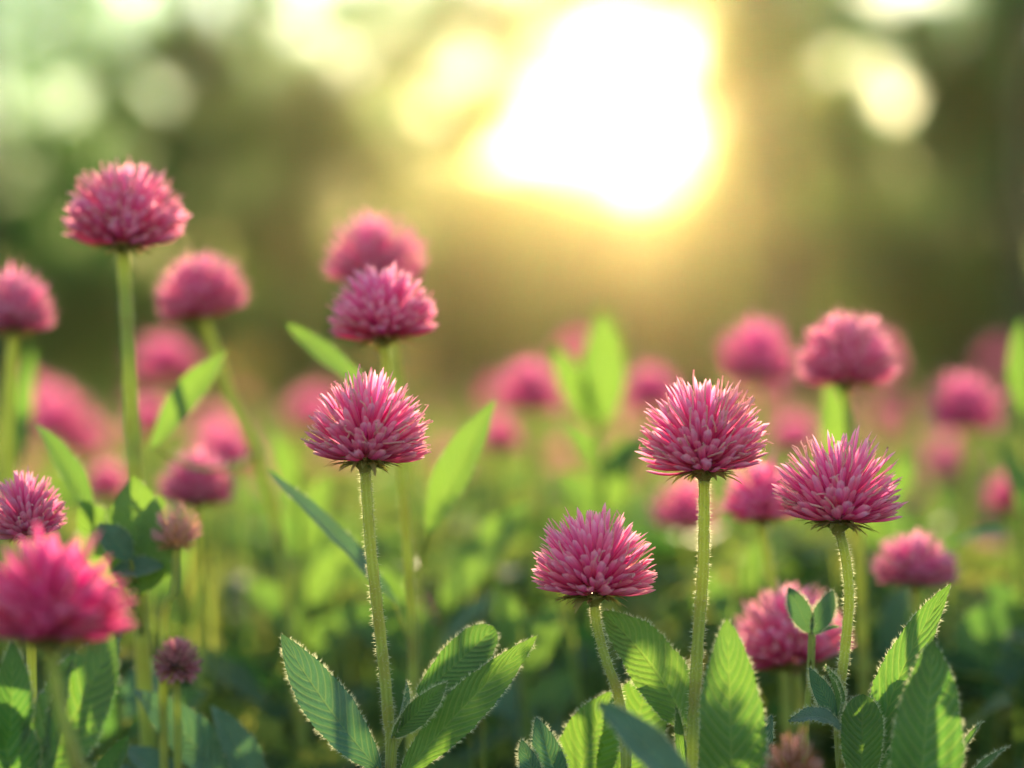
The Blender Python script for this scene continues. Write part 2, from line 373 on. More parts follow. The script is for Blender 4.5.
def make_leaf(root, stem_pts, spec, rg, d0, hero, origin):
    """spec: (base px, base py, tip px, tip py, width px) + options"""
    (bx, by, tx, ty, wpx), o = spec[:5], (spec[5] if len(spec) > 5 else {})
    d = o.get('d', d0); dt = o.get('dt', 0.0)
    a = at(bx, by, d); b = at(tx, ty, d + dt); w = wpx * .5 * K * d
    nrm = Vector(o.get('n', (0, -.75, .65)))
    mb = MB()
    leaf_geo(mb, a - origin, b - origin, w, nrm, rg, o.get('p', LANCE), o.get('b', .08), o.get('s', 0.), o.get('f', .28), o.get('teeth', 34 if hero else 0),
             96 if hero else 22, 12 if hero else 6, o.get('hairs', 380 if hero else (50 if d < .8 else 0)), o.get('t'), o.get('tw', 0.), .03 if hero else .015)
    # petiole down to the stem
    if o.get('pet', True):
        cand = [q for q in stem_pts if q.z < a.z - .002] or [stem_pts[0]]
        q = min(cand, key=lambda q: (q - (a - Vector((0, 0, .012)))).length)
        if (q - a).length > .0015:
            mid = (a + q) / 2 + Vector((0, 0, -.15 * (q - a).length)); pp = [bez(q, mid, a + (b - a) * .04, k / 6) - origin for k in range(7)]
            mb.tube(pp, [.0010, .0009, .0008, .0008, .0007, .0006, .0004], 6, .3, 2)
    return obj(o.get('name', 'leaf'), mb.mesh('leaf', [M['leaf_skylit' if o.get('blue') else 'leaf'], M['hair'], M['stem']]), root)

def plant(label, d, path, head=None, leaves=(), seed=0, r=.0014, r_top=None, hero=False, hairs=0, group=None, name='clover_flower', cat='flower', gx=None, stem_d=None):
    """path: stem pixels from the head down; head: (meshes, index, half width px, tilt x, tilt y, squash)"""
    rg = random.Random(1000 + seed)
    pts = [at(p[0], p[1], d if len(p) < 3 else p[2]) for p in path]
    last = pts[-1]; dirv = (pts[-1] - pts[-2]) if len(pts) > 1 else Vector((0, 0, -1))
    dirv = dirv / max(1e-6, abs(dirv.z)) * .35
    base = Vector((last.x + dirv.x * last.z * .6 if gx is None else gx, last.y + rg.uniform(-.01, .012), 0))
    mid = last.lerp(base, .5) + Vector((rg.uniform(-.006, .006), rg.uniform(-.004, .004), 0))
    allp = spline(([base, mid] if last.z > .03 else [base]) + pts[::-1], 10 if d < .75 else 5)
    root = thing(name, label, cat, base, group)
    mb = MB(); rl = [p - base for p in allp]
    stem_geo(mb, rl, r * 1.1, r_top or r * .9, rg, hairs, 14 if hero else 8)
    st = obj('stem', mb.mesh('stem', [M['stem'], M['hair']]), root)
    if head:
        mset, hi, hw, tx, ty = head[:5]; sq = head[5] if len(head) > 5 else 1.0
        sc = hw * K * d
        h = obj('flower_head', mset[hi % len(mset)] if isinstance(mset, list) else mset, root, rl[-1])
        h.rotation_euler = (R_(tx), R_(ty), rg.uniform(0, 6.28)); h.scale = (sc, sc, sc * sq)
        h.rotation_mode = 'ZYX' if False else 'XYZ'
        # spin about its own axis first, then tilt
        h.rotation_euler = (Matrix.Rotation(R_(ty), 3, 'Y') @ Matrix.Rotation(R_(tx), 3, 'X') @ Matrix.Rotation(rg.uniform(0, 6.28), 3, 'Z')).to_euler()
        c = obj('calyx', (CAL[hi % 3] if d < 1.0 else CALS), h)
    for sp in leaves: make_leaf(root, allp, sp, rg, d, hero or (len(sp) > 5 and sp[5].get('hero', False)), base)
    return root
# ------------------------------------------------------------------ the setting: ground, trees, haze
mb = MB()
xs = [-400, -150, -60, -30, -16, -8, -4, -2, -1, -.5, 0, .5, 1, 2, 4, 8, 16, 30, 60, 150, 400]
ys = [-60, -20, -6, -2, -1, -.5, 0, .5, 1, 1.6, 2.5, 4, 6, 9, 13, 18, 24, 30, 45, 80, 200, 700]
rg = random.Random(3)
rows = [[Vector((x, y, -.01 * rg.random() if abs(x) < 5 else -.03 * rg.random())) for x in xs] for y in ys]
mb.grid(rows, [[(x, y) for x in xs] for y in ys])
tag(obj('ground', mb.mesh('ground', [M['soil']])), kind='structure', label='meadow ground under the flowers')

def tree(label, x, y, height, r, clumps, seed, leaf=.092, lean=0, n_per=1.0, tint=(0, 1), trunk_top=None):
    """clumps: (px, py, rx px, ry px, leaves) seen at distance y, spread in depth"""
    rg = random.Random(seed); root = thing('broadleaf_tree', label, 'tree', (x, y, 0)); O = Vector((x, y, 0))
    tr = MB(); n = 9
    tp = [Vector((lean * (i/n) ** 2 + .05 * math.sin(i * 1.3 + seed) * (i > 0), .04 * math.sin(i), height * i / n)) for i in range(n + 1)]
    tr.tube(tp, [r * (1.35 if i == 0 else 1) * (1 - .75 * (i / n)) for i in range(n + 1)], 12, .5)
    cr = MB()
    for (cx, cy, rx, ry, cnt) in clumps:
        c = at(cx, cy, y) - O; c.y += rg.uniform(-.8, .8); ax = rx * K * y; az = ry * K * y; ay = (ax + az) * .5
        # a limb out to each clump
        hgt = max(.3, min(height * .95, c.z - .4 * abs(c.x))); s = tp[min(n, int(hgt / height * n))]
        m_ = (s + c) / 2 + Vector((0, 0, .25)); lp = [bez(s, m_, c, k / 5) for k in range(6)]
        tr.tube(lp, [r * .2 * (1 - .15 * k) for k in range(6)], 6, .5)
        for k in range(3):
            e = c + Vector((rg.gauss(0, ax * .5), rg.gauss(0, ay * .5), rg.gauss(0, az * .5)))
            tr.tube([lp[3], (lp[3] + e) / 2 + Vector((0, 0, .1)), e], [r * .14, r * .09, r * .03], 5, .5)
        subs = [(Vector((rg.gauss(0, .48) * ax, rg.gauss(0, .48) * ay, rg.gauss(0, .48) * az)), rg.uniform(.25, .5), rg.random()) for _ in range(11)]
        for k in range(int(cnt * n_per * 2)):
            sc, sr, st = rg.choice(subs)
            p = c + sc + Vector((rg.gauss(0, sr * .55) * ax, rg.gauss(0, sr * .55) * ay, rg.gauss(0, sr * .55) * az))
            if p.z < .05: continue
            L_ = leaf * rg.uniform(.6, 1.3); d1 = Vector((rg.gauss(0, 1), rg.gauss(0, 1), rg.gauss(-.3, .6))).normalized()
            d2 = d1.orthogonal().normalized(); d2 = Matrix.Rotation(rg.uniform(0, 6.28), 3, d1) @ d2; d3 = d1.cross(d2)
            w = L_ * .33
            b = len(cr.v); cr.v.extend([p, p + d1 * L_ * .45 + d2 * w + d3 * w * .25, p + d1 * L_, p + d1 * L_ * .45 - d2 * w + d3 * w * .25])
            cr.f.extend([(b, b+1, b+2), (b, b+2, b+3)])
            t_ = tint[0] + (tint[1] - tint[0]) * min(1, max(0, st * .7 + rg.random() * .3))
            for _ in range(2): cr.uv.append(((.5, 0), (.5, .5), (.5, 1))); cr.t.append(t_); cr.mi.append(0)
    obj('trunk', tr.mesh('trunk', [M['bark']]), root); obj('crown', cr.mesh('crown', [M['tree_leaf']]), root)
    return root
def tx(px, d): return (px - 512) * K * d

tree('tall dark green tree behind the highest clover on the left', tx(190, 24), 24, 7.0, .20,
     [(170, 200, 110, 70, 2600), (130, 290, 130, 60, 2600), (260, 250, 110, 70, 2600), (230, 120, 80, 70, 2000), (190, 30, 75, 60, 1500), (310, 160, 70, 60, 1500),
      (60, 60, 70, 90, 900), (20, 140, 60, 60, 700), (30, 20, 80, 60, 600), (120, 110, 40, 40, 600), (330, 10, 70, 40, 300), (410, 50, 60, 60, 800), (475, 115, 50, 40, 1100), (470, 30, 60, 50, 700), (530, 10, 50, 40, 500), (250, 40, 55, 60, 1200), (330, 90, 55, 45, 700), (190, -60, 90, 60, 1000), (90, 170, 60, 40, 900), (380, 190, 45, 50, 700), (60, 235, 50, 50, 900)], 1, tint=(0, .8))  # clumps towards the sun are added leaves that dim the bright sky gap
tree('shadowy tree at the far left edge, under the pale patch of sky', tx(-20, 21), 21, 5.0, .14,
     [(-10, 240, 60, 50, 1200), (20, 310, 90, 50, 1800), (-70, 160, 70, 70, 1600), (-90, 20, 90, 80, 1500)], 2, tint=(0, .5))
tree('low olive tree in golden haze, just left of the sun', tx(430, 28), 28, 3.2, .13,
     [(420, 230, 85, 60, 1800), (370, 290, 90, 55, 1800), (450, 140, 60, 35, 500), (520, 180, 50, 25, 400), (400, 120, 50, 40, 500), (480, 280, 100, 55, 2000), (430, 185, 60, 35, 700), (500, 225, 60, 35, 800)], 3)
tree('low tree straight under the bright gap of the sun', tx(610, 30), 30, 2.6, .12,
     [(600, 290, 100, 50, 2200), (560, 250, 60, 35, 900), (660, 265, 80, 45, 1500), (640, 232, 80, 32, 1300), (560, 0, 70, 34, 900), (650, -8, 80, 30, 1100), (520, 60, 40, 40, 300), (615, 218, 90, 28, 2200), (545, 200, 60, 30, 1000), (700, 205, 50, 40, 1000), (560, 222, 70, 28, 900), (720, 235, 60, 40, 1300), (700, 310, 90, 50, 1600)], 4)  # topmost clumps are added leaves, screening the glare of the sky gap
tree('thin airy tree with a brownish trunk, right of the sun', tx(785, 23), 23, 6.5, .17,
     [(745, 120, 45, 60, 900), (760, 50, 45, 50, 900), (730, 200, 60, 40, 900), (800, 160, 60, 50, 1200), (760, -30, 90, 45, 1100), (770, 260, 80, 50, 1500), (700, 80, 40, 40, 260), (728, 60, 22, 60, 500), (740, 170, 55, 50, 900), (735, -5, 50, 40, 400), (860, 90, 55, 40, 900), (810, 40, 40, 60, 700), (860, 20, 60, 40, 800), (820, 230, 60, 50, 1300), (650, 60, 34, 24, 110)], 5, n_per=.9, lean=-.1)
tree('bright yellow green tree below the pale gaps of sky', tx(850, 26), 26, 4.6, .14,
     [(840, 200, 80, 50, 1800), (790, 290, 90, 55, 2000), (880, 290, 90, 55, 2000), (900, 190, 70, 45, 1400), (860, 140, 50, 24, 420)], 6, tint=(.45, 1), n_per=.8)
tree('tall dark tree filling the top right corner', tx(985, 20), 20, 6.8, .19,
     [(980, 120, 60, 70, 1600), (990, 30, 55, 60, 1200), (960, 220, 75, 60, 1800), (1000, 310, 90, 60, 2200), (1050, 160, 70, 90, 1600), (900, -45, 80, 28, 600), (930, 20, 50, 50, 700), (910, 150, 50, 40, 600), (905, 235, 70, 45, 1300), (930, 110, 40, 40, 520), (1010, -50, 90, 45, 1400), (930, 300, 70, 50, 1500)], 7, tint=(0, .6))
# the dark bare trunk at the right edge
tree('thick dark trunk at the right edge of the picture', tx(1035, 15), 15, 6.0, .13,
     [(1060, -60, 90, 60, 900), (1100, 60, 60, 60, 700), (1080, 260, 40, 60, 500)], 8, tint=(0, .4))
# thicket closing the view behind the trees
rg = random.Random(77)
for i, (px, lab) in enumerate([(-60, 'dark thicket bush behind the far left tree'), (90, 'dark rounded bush behind the tall left tree'), (250, 'dense bush right of the tall left tree trunk'),
                      (400, 'olive bush behind the low tree left of the sun'), (560, 'hazy golden bush below the sun'), (720, 'olive bush right below the sun'),
                      (880, 'green bush behind the yellow green tree'), (1040, 'dark bush behind the thick trunk at the right edge')]):
    y = 32 + rg.uniform(-.8, 1.2); x = tx(px, y); root = thing('bush', lab, 'bush', (x, y, 0)); O = Vector((x, y, 0))
    cr = MB(); st = MB()
    for k in range(7):
        a = rg.uniform(0, 6.28); e = Vector((math.cos(a) * 1.0, math.sin(a) * .6, rg.uniform(.8, 1.5)))
        st.tube([Vector((0, 0, 0)), e * .5 + Vector((0, 0, .1)), e], [.05, .03, .012], 6)
    obj('branch', st.mesh('branch', [M['bark']]), root)
    for k in range(6500):
        a = rg.uniform(0, 6.28); rr = rg.random() ** .4; h = rg.random()
        top = 2.0 * (1 + .18 * math.sin(a * 3 + i))
        p = Vector((math.cos(a) * rr * 1.6, math.sin(a) * rr * .9, h ** .8 * top * math.sqrt(max(.05, 1 - .8 * rr * rr * h))))
        L_ = .16 * rg.uniform(.6, 1.3); d1 = Vector((rg.gauss(0, 1), rg.gauss(0, 1), rg.gauss(-.2, .7))).normalized()
        d2 = Matrix.Rotation(rg.uniform(0, 6.28), 3, d1) @ d1.orthogonal().normalized(); w = L_ * .36
        b = len(cr.v); cr.v.extend([p, p + d1 * L_ * .45 + d2 * w, p + d1 * L_, p + d1 * L_ * .45 - d2 * w])
        cr.f.append((b, b+1, b+2, b+3)); cr.uv.append(((.5, 0), (.5, .5), (.5, 1), (.5, .5))); cr.t.append(rg.random() * .6); cr.mi.append(0)
    obj('foliage', cr.mesh('foliage', [M['tree_leaf']]), root)

# undergrowth: countless leaves and blades of the meadow
def canopy(d, rg):
    return .19 if d < .60 else .235
mb = MB(); rg = random.Random(21)
def lump(x, y): return .5 + .5 * math.sin(x * 9 + 2.1 * math.sin(y * 6)) * math.sin(y * 11 + 1.7 * math.sin(x * 7))
for k in range(15000):
    d = .50 + 4.2 * rg.random() ** 1.55; hw = d * .24 + .08
    x = rg.uniform(-hw, hw); top = (.155 if d < .60 else .190 if d < .66 else .215 if d < .72 else .245) * (.72 + .34 * lump(x, d))
    big = rg.random()
    z = top * (1 - .55 * rg.random() ** 1.7)
    ln = rg.uniform(.022, .055); an = rg.uniform(0, 6.28); up = rg.uniform(-.25, 1.3)
    dr = Vector((math.cos(an), math.sin(an), up)).normalized()
    p = Vector((x, d, z - max(0, dr.z) * ln))
    n = Vector((rg.gauss(0, .5), rg.gauss(0, .5), 1)); n = (n - dr * n.dot(dr)).normalized(); sd = dr.cross(n)
    w = ln * rg.uniform(.13, .24); t = rg.random() ** 1.4
    rows = []
    for s, q in ((0, .1), (.3, .8), (.6, 1), (.85, .6), (1, .02)):
        c = p + dr * ln * s - Vector((0, 0, .25 * ln * s * s))
        rows.append([c - sd * w * q + n * w * q * .3, c, c + sd * w * q + n * w * q * .3])
    mb.grid(rows, [[(0, s), (.5, s), (1, s)] for s in (0, .3, .6, .85, 1)], t)
for k in range(9000):         # blades and thin stalks
    d = .56 + 5.5 * rg.random() ** 1.6; hw = d * .24 + .1; x = rg.uniform(-hw, hw)
    h = (.17 if d < .62 else .20 if d < .72 else .25) * rg.uniform(.6, 1.08); an = rg.uniform(0, 6.28); q = Vector((math.cos(an), math.sin(an), 0)); le = rg.uniform(.01, .06)
    w = rg.uniform(.0008, .0022); sd = Vector((math.cos(an + 1.57), math.sin(an + 1.57), 0)); base = Vector((x, d, 0))
    rows = []
    for s in (.3, .6, .85, 1):
        c = base + q * le * s * s + Vector((0, 0, h * s)); ww = w * (1.02 - s ** 3)
        rows.append([c - sd * ww, c + sd * ww])
    mb.grid(rows, [[(0, s), (1, s)] for s in (0, .5, .8, 1)], rg.random())
tag(obj('undergrowth', mb.mesh('undergrowth', [M['mass']])), kind='stuff', label='green leaves and blades crowding under the pink flowers', category='undergrowth')
mb = MB()
for k in range(42000):        # the far meadow
    d = 4.2 + 27 * rg.random() ** 1.4; hw = d * .25 + .8; x = rg.uniform(-hw, hw)
    h = .22 * rg.uniform(.6, 1.2) * (.8 + .3 * lump(x * .3, d * .3)); an = rg.uniform(0, 6.28); q = Vector((math.cos(an), math.sin(an), 0)); le = rg.uniform(.02, .16)
    w = rg.uniform(.004, .012) * (1 + d * .05); sd = Vector((math.cos(an + 1.57), math.sin(an + 1.57), 0)); base = Vector((x, d, -.01))
    rows = []
    for s in (0, .5, 1):
        c = base + q * le * s * s + Vector((0, 0, h * s)); ww = w * (1.02 - s ** 3)
        rows.append([c - sd * ww, c + sd * ww])
    mb.grid(rows, [[(0, s), (1, s)] for s in (0, .5, 1)], rg.random())
tag(obj('meadow_grass', mb.mesh('meadow_grass', [M['mass']])), kind='stuff', label='sunlit grass running back to the trees', category='grass')

# ------------------------------------------------------------------ the four flowers in focus
A = FOC
plant('sharp pink clover left of centre, its tall hairy stem rising between toothed leaves', A, [(365, 466), (367, 500), (372, 560), (381, 640), (388, 715), (390, 790)], (HI, 0, 64, -3, 3, 1.0), [
    (381, 772, 281, 634, 47, dict(blue=1, b=.05, s=-.06, p=LANCE, n=(-.35, -.6, .75), t=.3)),
    (398, 782, 538, 635, 41, dict(b=.05, s=-.05, n=(.35, -.85, .3), t=.7, tw=.3)),
    (414, 700, 494, 627, 40, dict(b=.06, s=.04, p=ROUND, n=(.1, -.9, .35), t=.35, dt=.008, d=.59)),
    (392, 738, 447, 682, 24, dict(b=.04, f=.9, n=(.5, -.5, .5), t=.6, d=.575)),
    (390, 738, 406, 680, 16, dict(b=.15, f=.8, s=-.15, n=(.9, -.3, .3), t=.2, d=.577, blue=1))],
    1, .0014, .00125, True, 1500)
plant('sharp pink clover on the tall straight stem right of centre', A + .002, [(704, 475), (704, 520), (703, 570), (698, 640), (695, 700), (692, 790)], (HI, 1, 66, 2, -2, 1.0), [
    (688, 730, 600, 611, 58, dict(b=.03, s=.12, p=OVATE, n=(.2, -.9, .35), t=.9, d=.592)),
    (733, 830, 727, 618, 66, dict(b=.06, p=OVATE, n=(0, -.95, .25), t=.55, d=.555)),
    (684, 800, 676, 706, 14, dict(b=.02, n=(.5, -.8, .2), t=.5, d=.585))],
    2, .0015, .0013, True, 1500)
plant('sharp low pink clover in the middle on a short curved stem', A, [(594, 599), (597, 625), (606, 660), (618, 695), (624, 740), (626, 800)], (HI, 2, 64, 2, 1, .97), [
    (600, 805, 648, 676, 62, dict(b=.05, s=.10, p=ROUND, n=(-.1, -.9, .3), t=.7, d=.60)),
    (575, 800, 617, 690, 60, dict(b=.05, s=-.12, p=OVATE, n=(.1, -.9, .3), t=.85, d=.60)),
    (566, 800, 536, 717, 30, dict(b=.05, blue=1, n=(-.3, -.7, .5), t=.4, d=.585)),
    (545, 800, 521, 739, 22, dict(b=.05, blue=1, n=(-.4, -.7, .5), t=.3, d=.58)),
    (700, 812, 598, 702, 44, dict(b=.10, blue=1, n=(-.2, -.5, .8), t=.1, d=.52, teeth=0, hero=False))],
    3, .00125, .0011, True, 1100)
plant('sharp pink clover on the right, spiky petals, above a clump of toothed leaves', A + .001, [(838, 527), (846, 560), (849, 600), (845, 650), (840, 700), (842, 790)], (HI, 3, 65, -2, 4, .98), [
    (866, 792, 951, 583, 42, dict(b=.04, s=-.10, n=(-.3, -.7, .5), t=.45, tw=.3)),
    (862, 800, 863, 694, 42, dict(b=.10, p=ROUND, n=(-.2, -.9, .3), t=.6, d=.575)),
    (872, 800, 903, 674, 42, dict(b=.04, s=-.05, p=ROUND, n=(.3, -.8, .3), t=.05, d=.587)),
    (915, 830, 933, 640, 72, dict(b=.05, p=OVATE, n=(.1, -.9, .35), t=.3, d=.55)),
    (843, 730, 789, 722, 28, dict(b=.42, blue=1, n=(0, -.45, .9), t=.8, d=.575, f=.2)),
    (842, 728, 809, 667, 19, dict(b=.06, blue=1, n=(-.3, -.8, .4), t=.7, d=.58)),
    (838, 722, 824, 665, 16, dict(b=.12, f=.8, n=(.8, -.4, .3), t=.5, d=.578)),
    (945, 800, 984, 720, 12, dict(b=.10, s=-.1, n=(-.5, -.4, .7), t=.4, d=.57)),
    (958, 800, 1010, 746, 10, dict(b=.12, s=-.1, n=(-.5, -.4, .7), t=.4, d=.57)),
    (758, 800, 772, 715, 26, dict(b=.15, blue=1, n=(-.3, -.6, .6), t=.2, d=.585))],
    4, .0012, .00115, True, 1300)

# ------------------------------------------------------------------ flowers just behind and in front of focus
def fl(label, d, path, hw, mset=MID, idx=0, tilt=(0, 0), sq=1.0, leaves=(), r=.0014, seed=0, hairs=0, **kw):
    return plant(label, d, path, (mset, idx, hw, tilt[0], tilt[1], sq), leaves, seed, r, None, False, hairs, **kw)
fl('tall pink clover standing highest of all at the left, against the dark trees', .655, [(123, 249), (126, 300), (131, 400), (137, 520), (143, 660)], 62, HI, 1, (-2, 2), .95, r=.0021, seed=5, hairs=300, leaves=[
    (138, 592, 82, 500, 56, dict(n=(-.3, -.9, .2), t=1, teeth=26)), (141, 595, 134, 476, 66, dict(p=OVATE, n=(.1, -.95, .2), t=1, teeth=26, d=.64)), (112, 572, 164, 566, 26, dict(blue=1, n=(.1, -.7, .6), t=.2, d=.635)),
    (143, 590, 160, 494, 50, dict(p=OVATE, n=(.4, -.9, .2), t=.9, teeth=24, d=.645)), (132, 560, 98, 524, 30, dict(blue=1, t=.1, d=.63, n=(0, -.8, .5))), (95, 530, 34, 421, 28, dict(t=.7, n=(.5, -.6, .4), s=.06))])
fl('pale pink clover just left of the picture middle, in front of a taller twin', .645, [(384, 342), (388, 380), (400, 460), (408, 560), (413, 690)], 57, HI, 2, (-3, -2), .92, r=.0015, seed=6, hairs=200, leaves=[
    (398, 605, 268, 470, 26, dict(blue=1, b=.14, s=-.12, n=(.1, -.5, .9), t=.8))])
fl('pink clover half hidden behind the pale one, its head higher', .76, [(374, 285), (392, 345), (402, 420), (408, 520), (415, 640)], 51, HI, 3, (0, 0), .95, r=.0017, seed=7, leaves=[
    (372, 398, 285, 323, 28, dict(n=(.1, -.7, .7), b=.05, t=.8, d=.69)), (428, 535, 496, 399, 42, dict(n=(-.35, -.8, .3), t=.95, d=.67))])
fl('pink clover on a stem bent to the left, beside the highest clover', .76, [(203, 318), (213, 345), (232, 400), (262, 470), (285, 580)], 48, HI, 0, (4, -8), .92, r=.0018, seed=8, leaves=[
    (150, 450, 229, 349, 34, dict(n=(-.3, -.8, .3), t=.9, d=.69))])
fl('deep pink clover cut by the left edge, with a thick pale stem', .72, [(14, 334), (9, 400), (10, 480), (14, 620)], 44, DEEP, 0, (0, 0), 1.05, r=.0020, seed=9, leaves=[
    (18, 470, 33, 345, 20, dict(t=.5, d=.85))])
fl('pink clover right of the picture middle, highest on the right side', .72, [(846, 386), (850, 430), (858, 520), (862, 640)], 52, HI, 1, (0, 0), .98, r=.0016, seed=10, leaves=[
    (838, 470, 828, 378, 30, dict(t=1, d=.78, n=(0, -1, .1)))])
fl('faint pink clover peeping out behind the highest one on the right', 1.12, [(872, 382), (874, 440), (876, 520)], 36, MID, 1, seed=11)
fl('soft pink clover left of the highest one on the right', .92, [(757, 381), (760, 430), (762, 540)], 43, MID, 2, (0, 3), 1.0, seed=12, r=.0019)
fl('round salmon pink clover near the right edge against the dark trees', .95, [(964, 424), (966, 480), (968, 560)], 42, FULL, 1, seed=13, r=.0017)
fl('blurred pink clover right of the bright upright leaves', 1.05, [(650, 405), (652, 460), (655, 540)], 33, FULL, 0, seed=14, r=.0018)
fl('blurred pink clover left of the bright upright leaves', 1.0, [(530, 406), (533, 460), (538, 560)], 38, FULL, 1, seed=15, r=.0018)
fl('small faint clover behind the bright upright leaves', 1.4, [(576, 368), (578, 430), (580, 480)], 26, MID, 0, seed=16)
fl('magenta clover tucked behind the two sharp ones on the right', .70, [(762, 522), (768, 560), (778, 620), (786, 700)], 46, MID, 1, (0, -4), .95, seed=17, hairs=100)
fl('magenta clover low on the right above the long toothed leaf', .70, [(916, 586), (916, 620), (920, 700)], 46, DEEP, 1, (0, 0), .82, seed=18, r=.0013)
fl('large pink clover low behind the young pair of leaves', .665, [(795, 668), (799, 700), (802, 790)], 62, HI, 1, (-8, -10), .92, seed=19)
fl('pink clover half hidden behind the tall straight stem', .86, [(683, 530), (686, 570), (690, 660)], 36, MID, 2, seed=20)
fl('deep pink clover above the brownish bud on the left', .745, [(196, 505), (197, 560), (200, 660)], 42, DEEP, 0, (0, 2), .92, seed=21)
fl('purple pink clover at the left edge, right behind the big foreground bloom', .60, [(28, 540), (30, 600), (32, 700)], 42, DEEP, 1, (0, -6), 1.15, seed=24, r=.0013)
fl('big blurred clover in the lower left corner, closest to the camera', .485, [(50, 645), (58, 700), (76, 765), (90, 830)], 84, [BIG], 0, (-3, 2), .90, seed=25, r=.0014)
plant('small brown spiky bud on a pale stem, left', .635, [(177, 548), (174, 590), (163, 660)], (DRY, 0, 21, 0, 0, 1.25), (), 22, .0012)
plant('closed purple clover bud low on the left', .63, [(177, 668), (177, 700), (178, 780)], (BUD, 0, 28, 0, 0, 1.0), (), 23, .0011)
plant('out of focus reddish brown bud at the bottom edge, right', .52, [(792, 790), (794, 830)], (WITHERED, 1, 32, 0, 0, 1.3), (), 26, .0012)

more = [  # px, py of the head's base, half width, distance, label
 (168, 378, 34, 1.12, 'blurred pink clover between the highest clover and the bent stem'),
 (152, 430, 28, 1.15, 'blurred pink clover behind the bright leaf on the left'),
 (58, 440, 38, 1.3, 'soft pink clover right of the thick pale stem at the left edge'),
 (84, 452, 30, 1.45, 'faint pink clover low between the left edge stem and the tall stem'),
 (32, 415, 28, 1.6, 'faint clover close to the thick pale stem at the left edge'),
 (108, 492, 25, .95, 'pink clover left of the tall stem, above the leaf cluster'),
 (228, 470, 38, 1.1, 'blurred pink clover behind the bent stem'),
 (212, 440, 26, 1.5, 'faint clover crossed by the bent stem'),
 (500, 450, 25, 1.05, 'blurred pink clover just right of the upright green leaf'),
 (620, 476, 23, 1.4, 'small faint clover left of the tall straight stem'),
 (412, 630, 24, .86, 'dim pink clover low behind the second stem from the middle left'),
 (310, 425, 30, 1.45, 'faint pink clover behind the sharp left head'),
 (792, 452, 30, 1.2, 'soft pink clover above the sharp spiky head on the right'),
 (1012, 505, 28, .97, 'pink clover cut by the right edge'),
 (945, 478, 30, 1.5, 'faint salmon clover below the round one near the right edge'),
 (920, 510, 24, 1.7, 'faint clover above the low magenta one on the right'),
 (998, 370, 20, 1.9, 'small dull clover high at the right edge'),
 (890, 425, 22, 1.8, 'small brownish clover right of the highest right stem'),
 (448, 470, 20, 1.7, 'faint clover behind the upright green leaf'),
 (985, 560, 24, 1.2, 'dim clover low at the right edge behind the dark leaf'),
 (270, 500, 22, 1.6, 'faint clover between the bent stem and the sharp left stem'),
 (560, 500, 20, 1.9, 'faint clover above the low middle bloom'),
 (340, 470, 22, 1.7, 'faint clover just behind the sharp left head')]
for i, (px, py, hw, d, lab) in enumerate(more):
    fl(lab, d, [(px, py), (px + 2, py + 50), (px + 4, py + 110)], hw, [MID, FULL][i % 2], i, ((i * 37) % 11 - 5, (i * 53) % 13 - 6), .9 + .02 * (i % 6), seed=100 + i, r=.0016)

# far clovers, all alike at their size: one is built, the rest are copies of it and its parts
rg = random.Random(5); proto = None
for i in range(64):
    d = 1.7 + 6.5 * rg.random() ** 1.3; x = rg.uniform(-.215, .215) * d; z = rg.uniform(.225, .285)
    if proto is None:
        proto = thing('far_clover', 'tiny blurred pink clover far back in the meadow', 'flower', (x, d, 0), 'far clovers in the meadow')
        mb = MB(); mb.tube([Vector((0, 0, 0)), Vector((.004, 0, .12)), Vector((0, 0, .25))], [.0018, .0016, .0013], 6)
        st = obj('stem', mb.mesh('stem', [M['stem'], M['hair']]), proto); hd = obj('flower_head', LO[0], proto, (0, 0, .25)); hd.scale = (.014,) * 3
        t = proto; kids = [st, hd]; proto_kids = kids
    else:
        t = proto.copy(); COL.objects.link(t); t.location = (x, d, 0)
        for c in proto_kids:
            q = c.copy(); COL.objects.link(q); q.parent = t
            if c is proto_kids[1] : q.data = LO[i % 2]
    t.rotation_euler = (rg.uniform(-.06, .06), rg.uniform(-.06, .06), rg.uniform(0, 6.28)); s = z / .25; t.scale = (s, s, s)

# ------------------------------------------------------------------ leafy shoots without a flower
def shoot(label, d, path, leaves, seed, r=.0011, hero=False, hairs=0):
    return plant(label, d, path, None, leaves, seed, r, r * .6, hero, hairs, name='leafy_shoot', cat='plant')
shoot('young shoot with a pair of small pointed leaves before a pink bloom', .60, [(811, 634), (812, 660), (806, 720), (804, 790)], [
    (811, 634, 789, 587, 21, dict(blue=1, n=(-.2, -.95, .2), t=.9, hero=True, teeth=0)), (812, 634, 833, 590, 21, dict(blue=1, n=(.3, -.9, .2), t=.8, hero=True, teeth=0)), (813, 636, 840, 626, 9, dict(t=.6, n=(0, -.3, .9)))], 201)
shoot('bright yellow green leaves standing upright against the golden haze, centre', .86, [(600, 418), (602, 480), (604, 600)], [
    (600, 425, 604, 308, 46, dict(t=1, n=(.1, -1, .1), p=OVATE)), (596, 425, 553, 343, 30, dict(t=1, n=(-.3, -.9, .3))), (602, 470, 560, 420, 30, dict(t=.9)), (602, 480, 655, 430, 30, dict(t=.8)),
    (602, 520, 630, 440, 36, dict(t=1)), (602, 530, 560, 470, 34, dict(t=.8))], 202, .0016)
